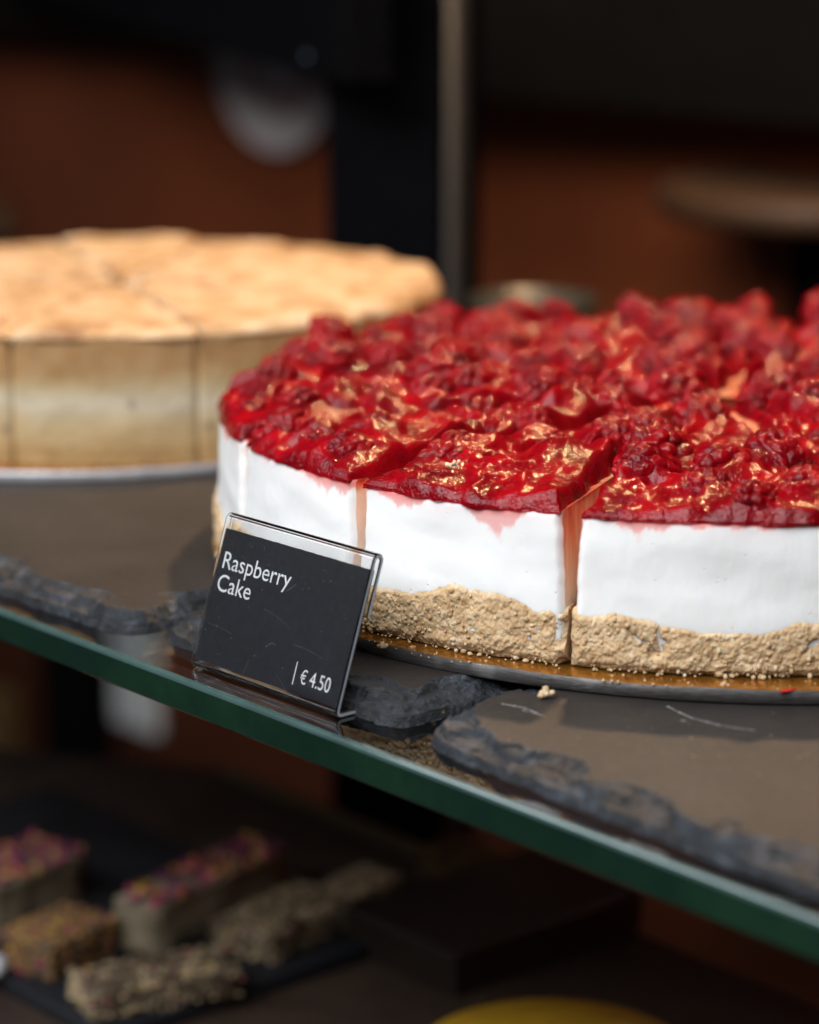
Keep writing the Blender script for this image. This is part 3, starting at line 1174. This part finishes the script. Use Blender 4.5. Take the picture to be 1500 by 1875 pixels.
for q in range(46):
    w, s_, a, L_ = rs_.uniform(0.2, 5.0), rs_.uniform(0.25, 3.2), rs_.uniform(0, 3.14), rs_.uniform(0.008, 0.022)
    mb.add([fpt(w + L_ * math.cos(a + t), s_ + L_ * math.sin(a + t)) for t in (0, 1.5, 3.1, 4.6)], [(0, 1, 2, 3)])
for (w0, s0, w1, s1, bow) in ((2.05, 1.75, 3.1, 1.5, 0.05), (2.45, 0.95, 2.75, 1.05, 0.07), (1.9, 0.2, 1.98, 0.55, 0.03), (2.9, 0.5, 3.5, 0.15, 0.0), (0.3, 1.05, 1.2, 0.98, 0.02), (2.7, 2.3, 2.95, 2.5, 0.0), (3.3, 1.2, 4.4, 1.1, 0.03)):
    t_ = np.linspace(0, 1, 12)
    wd = 0.005 * (0.4 + np.abs(noise(P3(t_ * 6, w0))))
    if abs(w1 - w0) < 0.35:
        wd = wd * 1.8
    up = [fpt(w0 + (w1 - w0) * t, s0 + (s1 - s0) * t + bow * 4 * t * (1 - t) + d) for t, d in zip(t_, wd)]
    dn = [fpt(w0 + (w1 - w0) * t + d, s0 + (s1 - s0) * t + bow * 4 * t * (1 - t) - d) for t, d in zip(t_, wd)]
    mb.grid(np.array([up, dn]))
M["scuff"] = plain("pale_scuff", (0.13, 0.135, 0.15), 0.7, var=0.4, vs=8)
part("scuff_marks", mb, [M["scuff"]], holder, tuple(BL))

# ------------------------------------------------------------------ golden baked cake behind
R2, Z2, ZB2 = 10.6, 4.42, 0.30
c2o = (C2[0], C2[1], ZB2)
cake2 = empty("baked_cake", c2o)
tag(cake2, "plain golden baked cake with a pale side, cut into slices", "cake")


def pol2(r, a):
    return C2[0] + r * np.sin(a), C2[1] - r * np.cos(a)


for k in range(12):
    a0, a1 = rad(-11.5 + 30 * k), rad(-11.5 + 30 * (k + 1))
    mid = (a0 + a1) / 2
    so = (*pol2(6, mid), ZB2)
    root = empty("cake_slice", so)
    root.parent = cake2
    root.location = (Vector(so) - Vector(c2o)) * K
    gap = 0.012
    dz = 0.2 * noise(np.array([k * 1.7, 0.3, 0.2]))
    bands = [("baked_base", 0.01, 0.5, "baked_base"), ("filling", 0.5, Z2 - ZB2 - 0.28, "baked_side")]
    for nm, z0, z1, mt in bands:
        mb = MB()
        rings = []
        for t in np.linspace(0, 1, 14):
            z = ZB2 + z0 + (z1 - z0) * t
            tt = np.linspace(0, 1, 44)
            d = gap / 2 / R2
            ang = a0 + d + (a1 - a0 - 2 * d) * tt
            R = R2 + 0.05 * fbm(P3(ang * 5, z * 0.9, k), 3) - 0.10 * (1 - np.clip(np.minimum(tt, 1 - tt) * 6 / 0.2, 0, 1)) ** 2
            arc = P3(*pol2(R, ang), z)
            rs = np.linspace(0.95, 0.1, 12) * R2
            s1_ = P3(*pol2(rs, a1 - np.arcsin(np.clip(gap / 2 / rs, 0, .5))), z)
            s0_ = P3(*pol2(rs[::-1], a0 + np.arcsin(np.clip(gap / 2 / rs[::-1], 0, .5))), z)
            rings.append(np.concatenate([arc, s1_, s0_]))
        GG = np.stack(rings)
        mb.grid(GG, wrap=True, c=(GG[..., 2] - ZB2) / (Z2 - ZB2) + 0.07 * fbm(GG * 0.6, 3))
        part(nm, mb, [M[mt]], root, so, attr="height")
    # bumpy golden top
    nr, na = 60, 60
    q = np.linspace(0, 1, nr)
    s = np.linspace(0, 1, na)
    ang_r = a0 + (a1 - a0) * s
    Rr = R2 + 0.08 + 0.2 * fbm(P3(ang_r * 5, 2.0), 3)
    r = 0.4 + (Rr[None, :] - 0.4) * q[:, None]
    d = np.arcsin(np.clip(gap / 2 / r, 0, 0.3))
    A = a0 + d + (a1 - a0 - 2 * d) * s[None, :]
    X, Y = pol2(r, A)
    h = 0.34 + 0.22 * fbm(P3(X, Y, 1.0) * 0.6, 4) + dz + 0.14 * noise(P3(X, Y, 5.0) * 0.25)
    ed = np.clip(np.minimum(np.minimum(A - a0, a1 - A) * r, Rr[None, :] - r) / 0.22, 0, 1)
    Hh = 0.02 + (h - 0.02) * (1 - (1 - ed) ** 2)
    zb = Z2 - 0.34 - 0.012 * (Y - (C2[1] - R2))
    mb = MB()
    G = P3(X, Y, zb + Hh)
    mb.grid(G)
    lo = G[-1].copy()
    lo[:, 2] = Z2 - 0.38 - 0.012 * (G[-1][:, 1] - (C2[1] - R2)) - 0.16 * np.clip(0.1 + noise(P3(ang_r * 9, 3.0)), 0, 1)
    lo[:, :2] = (lo[:, :2] - C2) * 0.996 + C2
    mb.grid(np.stack([G[-1], lo]))
    for i in (0, -1):
        lo = G[:, i].copy()
        lo[:, 2] = Z2 - 0.7
        mb.grid(np.stack([G[:, i], lo]), flip=(i == -1))
    part("golden_top", mb, [M["baked_top"]], root, so)


# ------------------------------------------------------------------ background things
def wallp(u, v, n=WN):
    x, y = (u - 750) / 4800.0, -(v - 937.5) / 4800.0
    d = np.array([x, math.cos(PITCH) + y * math.sin(PITCH), -math.sin(PITCH) + y * math.cos(PITCH)])
    return np.array(CAM) + d * (n / (d[0] * N_[0] + d[1] * N_[1]))


# round pale plate on the back wall
mb = MB()
pc = wallp(520, 98)
Rp = 6.3
ring = [(0.01, 0.35, 0), (2.4, 0.35, 0), (2.42, 0.36, 1), (3.9, 0.40, 1), (3.92, 0.40, 0), (4.6, 0.62, 0), (6.2, 0.95, 0), (Rp, 0.85, 0), (6.1, 0.5, 0), (0.01, 0.02, 0)]
t = np.linspace(0, 2 * np.pi, 96, endpoint=False)
for (r0, h0, m0), (r1, h1, m1) in zip(ring[:-1], ring[1:]):
    rows = []
    for r, h in ((r0, h0), (r1, h1)):
        base = np.array([pc[0], pc[1], pc[2]]) - np.array([*N_, 0]) * h
        rows.append(base + np.cos(t)[:, None] * r * np.array([*E_, 0]) + np.sin(t)[:, None] * r * np.array([0, 0, 1]))
    mb.grid(np.stack(rows), 1 if (m0 and m1) else 0, wrap=True)
M["plate"] = plain("pale_plate", (0.62, 0.53, 0.51), 0.4, var=0.06)
M["plate_pink"] = plain("pink_plate_ring", (0.50, 0.30, 0.31), 0.4, var=0.1)
o = put("wall_plate", mb.mesh("wall_plate", [M["plate"], M["plate_pink"]], pc), pc)
tag(o, "round pale plate with a pink ring on the brown back wall", "plate")

# black post of the display, two faces towards us
mb = MB()
xs = [(1.1, 105.0), (-3.5, 107.4), (-1.6, 110.4), (3.05, 107.6)]
zb_, zt_ = -60.0, 17.0
V = [(x, y, z) for z in (zb_, zt_) for x, y in xs]
mb.add(V, [(0, 1, 5, 4), (1, 2, 6, 5), (2, 3, 7, 6), (3, 0, 4, 7), (4, 5, 6, 7), (3, 2, 1, 0)])
o3 = (0, 107.5, zb_)
me = mb.mesh("display_post", [M["blackgloss"]], o3, smooth=False)
o = put("display_post", me, o3, bevel=0.35)
tag(o, "upright black square post behind the two cakes", "post")
for (bx, by, bw) in ((1.9, 106.05, 0.55),):
    mb = MB()
    mb.box((bx, by, (zb_ + zt_) / 2), (1.4, 0.12, zt_ - zb_ - 2), math.atan2(107.6 - 105.0, 3.05 - 1.1))
    M["grey_strip"] = plain("grey_strip", (0.010, 0.010, 0.0115), 0.5, 0.0, var=0.1)
    part("metal_strip", mb, [M["grey_strip"]], o, o3)

# black hanging panel whose lower edge cuts across the plate
a_, b_ = unp(360, 85, 9.5), unp(590, 145, 9.5)
d_ = (b_ - a_) / np.linalg.norm(b_ - a_)
rz = math.atan2(d_[1], d_[0])
cen = a_ - d_ * 22 + np.array([-d_[1], d_[0], 0]) * 1.0
mb = MB()
mb.box((cen[0], cen[1], 9.5 + 4), (50 + 2 * np.linalg.norm(b_ - a_), 2.0, 8), rz)
o3 = (cen[0], cen[1], 9.5)
o = put("hanging_panel", mb.mesh("hanging_panel", [M["black"]], o3, smooth=False), o3, bevel=0.2)
tag(o, "black panel hanging above, its slanting lower edge crossing the plate", "panel")
# small pale shape added on the panel for a blurred highlight
s_ = unp(585, 100, 10.3)
mb = MB()
mb.lathe([(0.01, -0.45), (0.3, -0.42), (0.5, -0.3), (0.62, 0.0), (0.01, 0.02)], s_, 32)
M["glint"] = plain("pale_blue_glint", (0.12, 0.16, 0.21), 0.3, 0.0, var=0.05)
o = put("panel_glint", mb.mesh("panel_glint", [M["glint"]], s_), s_)
tag(o, "small pale blue shape modelling a blurred highlight beside the black post", "glint")

# dark cupboard above on the right
mb = MB()
p0, p1 = wallp(885, 183, 98), wallp(1500, 236, 98)
z_ = (p0[2] + p1[2]) / 2
cen = en((np.dot(p0[:2], E_) + np.dot(p1[:2], E_)) / 2 + 12, 101.5)
mb.box((cen[0], cen[1], z_ + 14), (80, 6.8, 28), EZ)
o3 = (cen[0], cen[1], z_)
M["cup"] = plain("dark_brown_cupboard", (0.006, 0.004, 0.003), 0.6, var=0.2, vs=0.3, Specular_IOR_Level=0.08)
o = put("wall_cupboard", mb.mesh("wall_cupboard", [M["cup"]], o3, smooth=False), o3, bevel=0.3)
tag(o, "dark brown cupboard high on the back wall right of the post", "cupboard")
p0 = wallp(300, 72, 98)
mb = MB()
e1_ = np.dot(wallp(640, 100, 98)[:2], E_)
cen = en(e1_ - 50, 101.5)
mb.box((cen[0], cen[1], p0[2] + 10), (100, 6.8, 20), EZ)  # box added to make the top left of the wall dark
o3 = (cen[0], cen[1], p0[2])
o = put("wall_cupboard", mb.mesh("wall_cupboard", [M["cup"]], o3, smooth=False), o3, bevel=0.3)
tag(o, "dark cupboard shape added to darken the back wall left of the post", "cupboard")

# wooden pedestal on the right
pc = np.array([21.2, 132.0, 0.0])
root = empty("pedestal_stand", (pc[0], pc[1], -34))
mb = MB()
mb.lathe([(0.01, 2.2), (8.4, 2.2), (8.7, 2.0), (8.7, 1.0), (8.3, 0.7), (0.01, 0.7)], pc, 72)
M["wood"] = mat_baked("beige_wood", (0.06, 0.024, 0.008), (0.08, 0.034, 0.012), (0.095, 0.044, 0.018), 0.5, 0.02)
part("wooden_top", mb, [M["wood"]], root, (pc[0], pc[1], -34))
mb = MB()
mb.lathe([(0.01, 0.7), (1.8, 0.7), (1.9, -2), (1.7, -30), (5.5, -33), (5.6, -34), (0.01, -34)], pc, 48)
part("dark_stem", mb, [M["black"]], root, (pc[0], pc[1], -34))
tag(root, "round wooden stand with a dark stem at the far right", "stand")

# grey-green bowl on the shelf behind the raspberry cake
bw = unp(972, 548, 2.6)
mb = MB()
cz = (bw[0] + 0.1, bw[1] + 0.6, 0)
zz = SH_Z1
cz = (cz[0], cz[1], zz)
hgt = bw[2] - zz
# keep it on the shelf
mb.lathe([(0.01, 0.0), (1.2, 0.0), (1.4, 0.15), (2.0, hgt * 0.6), (2.3, hgt), (2.15, hgt), (1.8, hgt * 0.6), (1.0, 0.35), (0.01, 0.3)], cz, 56)
M["bowl"] = plain("grey_green_glaze", (0.03, 0.027, 0.019), 0.4, var=0.15)
o = put("small_bowl", mb.mesh("small_bowl", [M["bowl"]], cz), cz)
tag(o, "small grey green bowl half hidden behind the raspberry cake", "bowl")

# things low on the back wall, left
def wall_box(name, u0, v0, u1, v1, depth, mat, label, cat, bev):
    a, b = wallp(u0, v1), wallp(u1, v0)
    e0, e1 = np.dot(a[:2], E_), np.dot(b[:2], E_)
    cc = en((e0 + e1) / 2, WN - depth / 2 - 0.02)
    mb = MB()
    mb.box((cc[0], cc[1], (a[2] + b[2]) / 2), (abs(e1 - e0), depth, abs(b[2] - a[2])), EZ)
    o3 = (cc[0], cc[1], min(a[2], b[2]))
    return tag(put(name, mb.mesh(name, [mat], o3, smooth=False), o3, bevel=bev), label, cat)


M["white"] = plain("white_plastic", (0.62, 0.63, 0.64), 0.5, var=0.05)
M["olive"] = plain("olive_box", (0.10, 0.06, 0.02), 0.6, var=0.2)
wall_box("wall_label", 222, 1130, 297, 1318, 0.8, M["white"], "white rounded label low on the wall below the shelf, left", "label", 0.38)
wall_box("wall_strut", 128, 1000, 200, 1420, 2.5, M["black"], "dark upright strut on the wall left of the white label", "strut", 0.3)
wall_box("storage_box", -60, 1268, 42, 1420, 3.0, M["olive"], "olive brown box at the far left below the shelf", "box", 0.4)
wall_box("wall_box", -40, 372, 38, 425, 2.0, M["wood"], "small brown wooden block on the wall above the golden cake", "block", 0.5)

# ------------------------------------------------------------------ lower shelf with sweets
LZ = -16.0
mb = MB()
cc = en(-62, 47.0)
poly = [en(*q) for q in ((-20, 32), (-20, 57.6), (-76, 57.6), (-84, 52.3), (-104, 40), (-104, 32))]
nq = len(poly)
mb.add([(*q, LZ - 1.2) for q in poly] + [(*q, LZ) for q in poly],
       [tuple(range(nq - 1, -1, -1)), tuple(range(nq, 2 * nq))] + [(i, (i + 1) % nq, (i + 1) % nq + nq, i + nq) for i in range(nq)])
o3 = (cc[0], cc[1], LZ - 1.2)
o = put("lower_shelf", mb.mesh("lower_shelf", [M["wood_dark"]], o3, smooth=False), o3, bevel=0.1)
tag(o, "dark brown lower shelf carrying the sweets", "shelf")
mb = MB()
cc = en(-69.6, 56.7)
mb.box((cc[0], cc[1], LZ + 0.18), (12.8, 0.5, 0.36), EZ)
o3 = (cc[0], cc[1], LZ)
M["rail"] = plain("olive_rail", (0.16, 0.11, 0.06), 0.4, 0.2, var=0.15)
o = put("shelf_rail", mb.mesh("shelf_rail", [M["rail"]], o3, smooth=False), o3, bevel=0.06)
tag(o, "thin olive rail along the back of the lower shelf", "rail")
mb = MB()
cc = en(-68.5, 45.0)
mb.box((cc[0], cc[1], LZ + 0.25), (19, 11, 0.5), EZ)
o3 = (cc[0], cc[1], LZ)
M["tray"] = mat_slate("black_tray", (0.014, 0.015, 0.018))
o = put("serving_tray", mb.mesh("serving_tray", [M["tray"]], o3, smooth=False), o3, bevel=0.12)
tag(o, "black serving tray under the sweet bars on the lower shelf", "tray")

M["nougat"] = mat_baked("pale_nougat", (0.12, 0.09, 0.05), (0.17, 0.135, 0.085), (0.24, 0.195, 0.135), 1.2, 0.05)
M["dark_bar"] = mat_baked("dark_seed_bar", (0.03, 0.018, 0.01), (0.07, 0.045, 0.024), (0.13, 0.09, 0.05), 2.0, 0.1)
M["sesame"] = plain("sesame_seed", (0.42, 0.32, 0.19), 0.6, var=0.6, vs=4)
M["nut"] = plain("chopped_nut", (0.20, 0.10, 0.03), 0.6, var=0.5, vs=4)
PET = [plain("petal_%s" % n, c, 0.7, var=0.3, vs=3) for n, c in
       (("purple", (0.10, 0.012, 0.06)), ("pink", (0.36, 0.04, 0.10)), ("yellow", (0.50, 0.30, 0.04)), ("orange", (0.45, 0.12, 0.03)))]


def bar(name, c, L, W, Hh, ang, cover, label, grp="sweet bars on the lower tray"):
    base = np.array([c[0], c[1], LZ + (c[2] if len(c) > 2 else 0.52)])
    root = empty(name, base)
    r_ = random.Random(hash(label) % 9973 if False else len(label) * 7 + int(L * 10))
    ca, sa = math.cos(ang), math.sin(ang)

    def loc(x, y, z):
        return base + np.array([x * ca - y * sa, x * sa + y * ca, z])
    bm = bmesh.new()
    bmesh.ops.create_cube(bm, size=1.0)
    bmesh.ops.subdivide_edges(bm, edges=bm.edges[:], cuts=9, use_grid_fill=True)
    v = np.array([q.co[:] for q in bm.verts]) * np.array([L, W, Hh]) + np.array([0, 0, Hh / 2])
    v = v * (1 - 0.10 * np.abs(noise(v * 0.5 + len(label)))[:, None])
    v = v + 0.22 * np.stack([noise(v * 0.9 + 3 + L), noise(v * 0.9 + 9 + L), noise(v * 0.9 + 15 + L) * 0.7], 1)
    v[:, 2] = np.maximum(v[:, 2], 0)
    Vw = np.array([loc(*q) for q in v])
    Fs = [[q.index for q in f.verts] for f in bm.faces]
    bm.free()
    mb = MB()
    mb.add(Vw, Fs)
    part("body", mb, [M["nougat"] if cover == "petal" else M["dark_bar"]], root, base)
    mb = MB()
    if cover == "petal":
        for q in range(150):
            x, y = r_.uniform(-L / 2, L / 2), r_.uniform(-W / 2, W / 2)
            cpos = loc(x, y, Hh + r_.uniform(0.02, 0.14))
            s = r_.uniform(0.14, 0.34)
            a = np.array([r_.gauss(0, 1), r_.gauss(0, 1), r_.gauss(0, 0.45)])
            a /= np.linalg.norm(a)
            b = np.cross(a, (r_.gauss(0, .3), r_.gauss(0, .3), 1))
            b /= np.linalg.norm(b)
            n_ = np.cross(a, b)
            mb.add([cpos - a * s, cpos - b * s * .6 + n_ * .05, cpos + a * s, cpos + b * s * .6 + n_ * .06, cpos - n_ * .04],
                   [(0, 1, 4), (1, 2, 4), (2, 3, 4), (3, 0, 4)], r_.choices(range(4), (6, 3, 2, 1))[0])
        o = part("petal_topping", mb, PET, root, base, smooth=False)
        o["kind"] = "stuff"
    else:
        for q in range(560):
            f = r_.random()
            if f < 0.55:
                cpos = loc(r_.uniform(-L / 2, L / 2), r_.uniform(-W / 2, W / 2), Hh)
            elif f < 0.8:
                cpos = loc(r_.uniform(-L / 2, L / 2), -W / 2, r_.uniform(0, Hh))
            else:
                cpos = loc(-L / 2, r_.uniform(-W / 2, W / 2), r_.uniform(0, Hh))
            s = r_.uniform(0.05, 0.09) if cover == "sesame" else r_.uniform(0.08, 0.16)
            ax = np.array([r_.uniform(0.6, 1.7), r_.uniform(0.6, 1.7), r_.uniform(0.5, 1.0)]) * s
            mb.add(np.array([(1, 0, 0), (-1, 0, 0), (0, 1, 0), (0, -1, 0), (0, 0, 1), (0, 0, -1)]) * ax + cpos,
                   [(0, 2, 4), (2, 1, 4), (1, 3, 4), (3, 0, 4), (2, 0, 5), (1, 2, 5), (3, 1, 5), (0, 3, 5)],
                   0 if r_.random() > 0.2 else r_.choice((1, 2, 3, 3, 4)))
        o = part("seed_coating", mb, [M["sesame"] if cover == "sesame" else M["nut"], PET[1], PET[0], M["wood_dark"], PET[2]], root, base)
        o["kind"] = "stuff"
    return tag(root, label, "sweet bar", grp)


D1 = math.atan2(0.80, 0.60)
bar("sweet_bar", (-6.6, 79.0), 6.6, 1.75, 1.7, D1, "petal", "pale sweet bar topped with purple petals, middle of the lower tray")
bar("sweet_bar", (-4.0, 77.8), 4.2, 2.4, 0.9, D1, "sesame", "sesame coated bar right of the petal bar")
bar("sweet_bar", (-7.6, 73.2), 4.8, 2.2, 0.8, math.atan2(0.42, 0.9), "sesame", "sesame coated bar in front of the petal bar")
bar("sweet_bar", (-1.7, 80.4), 2.6, 1.6, 0.8, D1, "sesame", "short sesame bar at the right end of the lower tray")
bar("sweet_bar", (-12.9, 80.0), 4.2, 2.4, 1.6, D1, "petal", "petal topped sweet bar at the left picture edge")
bar("sweet_bar", (-10.9, 76.0), 3.0, 2.2, 1.1, D1, "nut", "brown nut bar at the lower left")
bar("sweet_bar", (2.5, 83.4, 0.02), 4.6, 1.7, 0.9, EZ, "nut", "golden nut slab at the far end of the lower shelf")
mb = MB()
ccn = (-12.9, 74.8, LZ + 0.52)
mb.lathe([(0.01, 0.0), (0.5, 0.0), (0.6, 0.2), (0.45, 0.5), (0.01, 0.6)], ccn, 32, wob=0.12)
o = put("white_sweet", mb.mesh("white_sweet", [M["white"]], ccn), ccn)
tag(o, "small round white sweet at the lower left corner", "sweet")
mb = MB()
cc = en(-57.6, 53.7)
mb.box((cc[0], cc[1], LZ + 0.72), (5.2, 8.2, 1.4), EZ)
o3 = (cc[0], cc[1], LZ)
M["choc"] = plain("dark_chocolate", (0.018, 0.010, 0.007), 0.45, var=0.3, vs=1.0, bump=0.03)
o = put("chocolate_slab", mb.mesh("chocolate_slab", [M["choc"]], o3, smooth=False), o3, bevel=0.12)
tag(o, "dark chocolate slab on the right of the lower shelf", "slab")
yc = (4.0, 66.6, LZ + 0.0)
mb = MB()
mb.lathe([(0.01, 0.0), (3.2, 0.0), (3.4, 0.3), (4.0, 1.5), (3.9, 1.6), (2.2, 1.75), (0.01, 1.8)], yc, 64)
M["yellow"] = plain("yellow_tart", (0.55, 0.30, 0.02), 0.4, var=0.12)
o = put("yellow_tart", mb.mesh("yellow_tart", [M["yellow"]], yc), yc)
tag(o, "round yellow tart at the bottom edge of the picture", "tart")
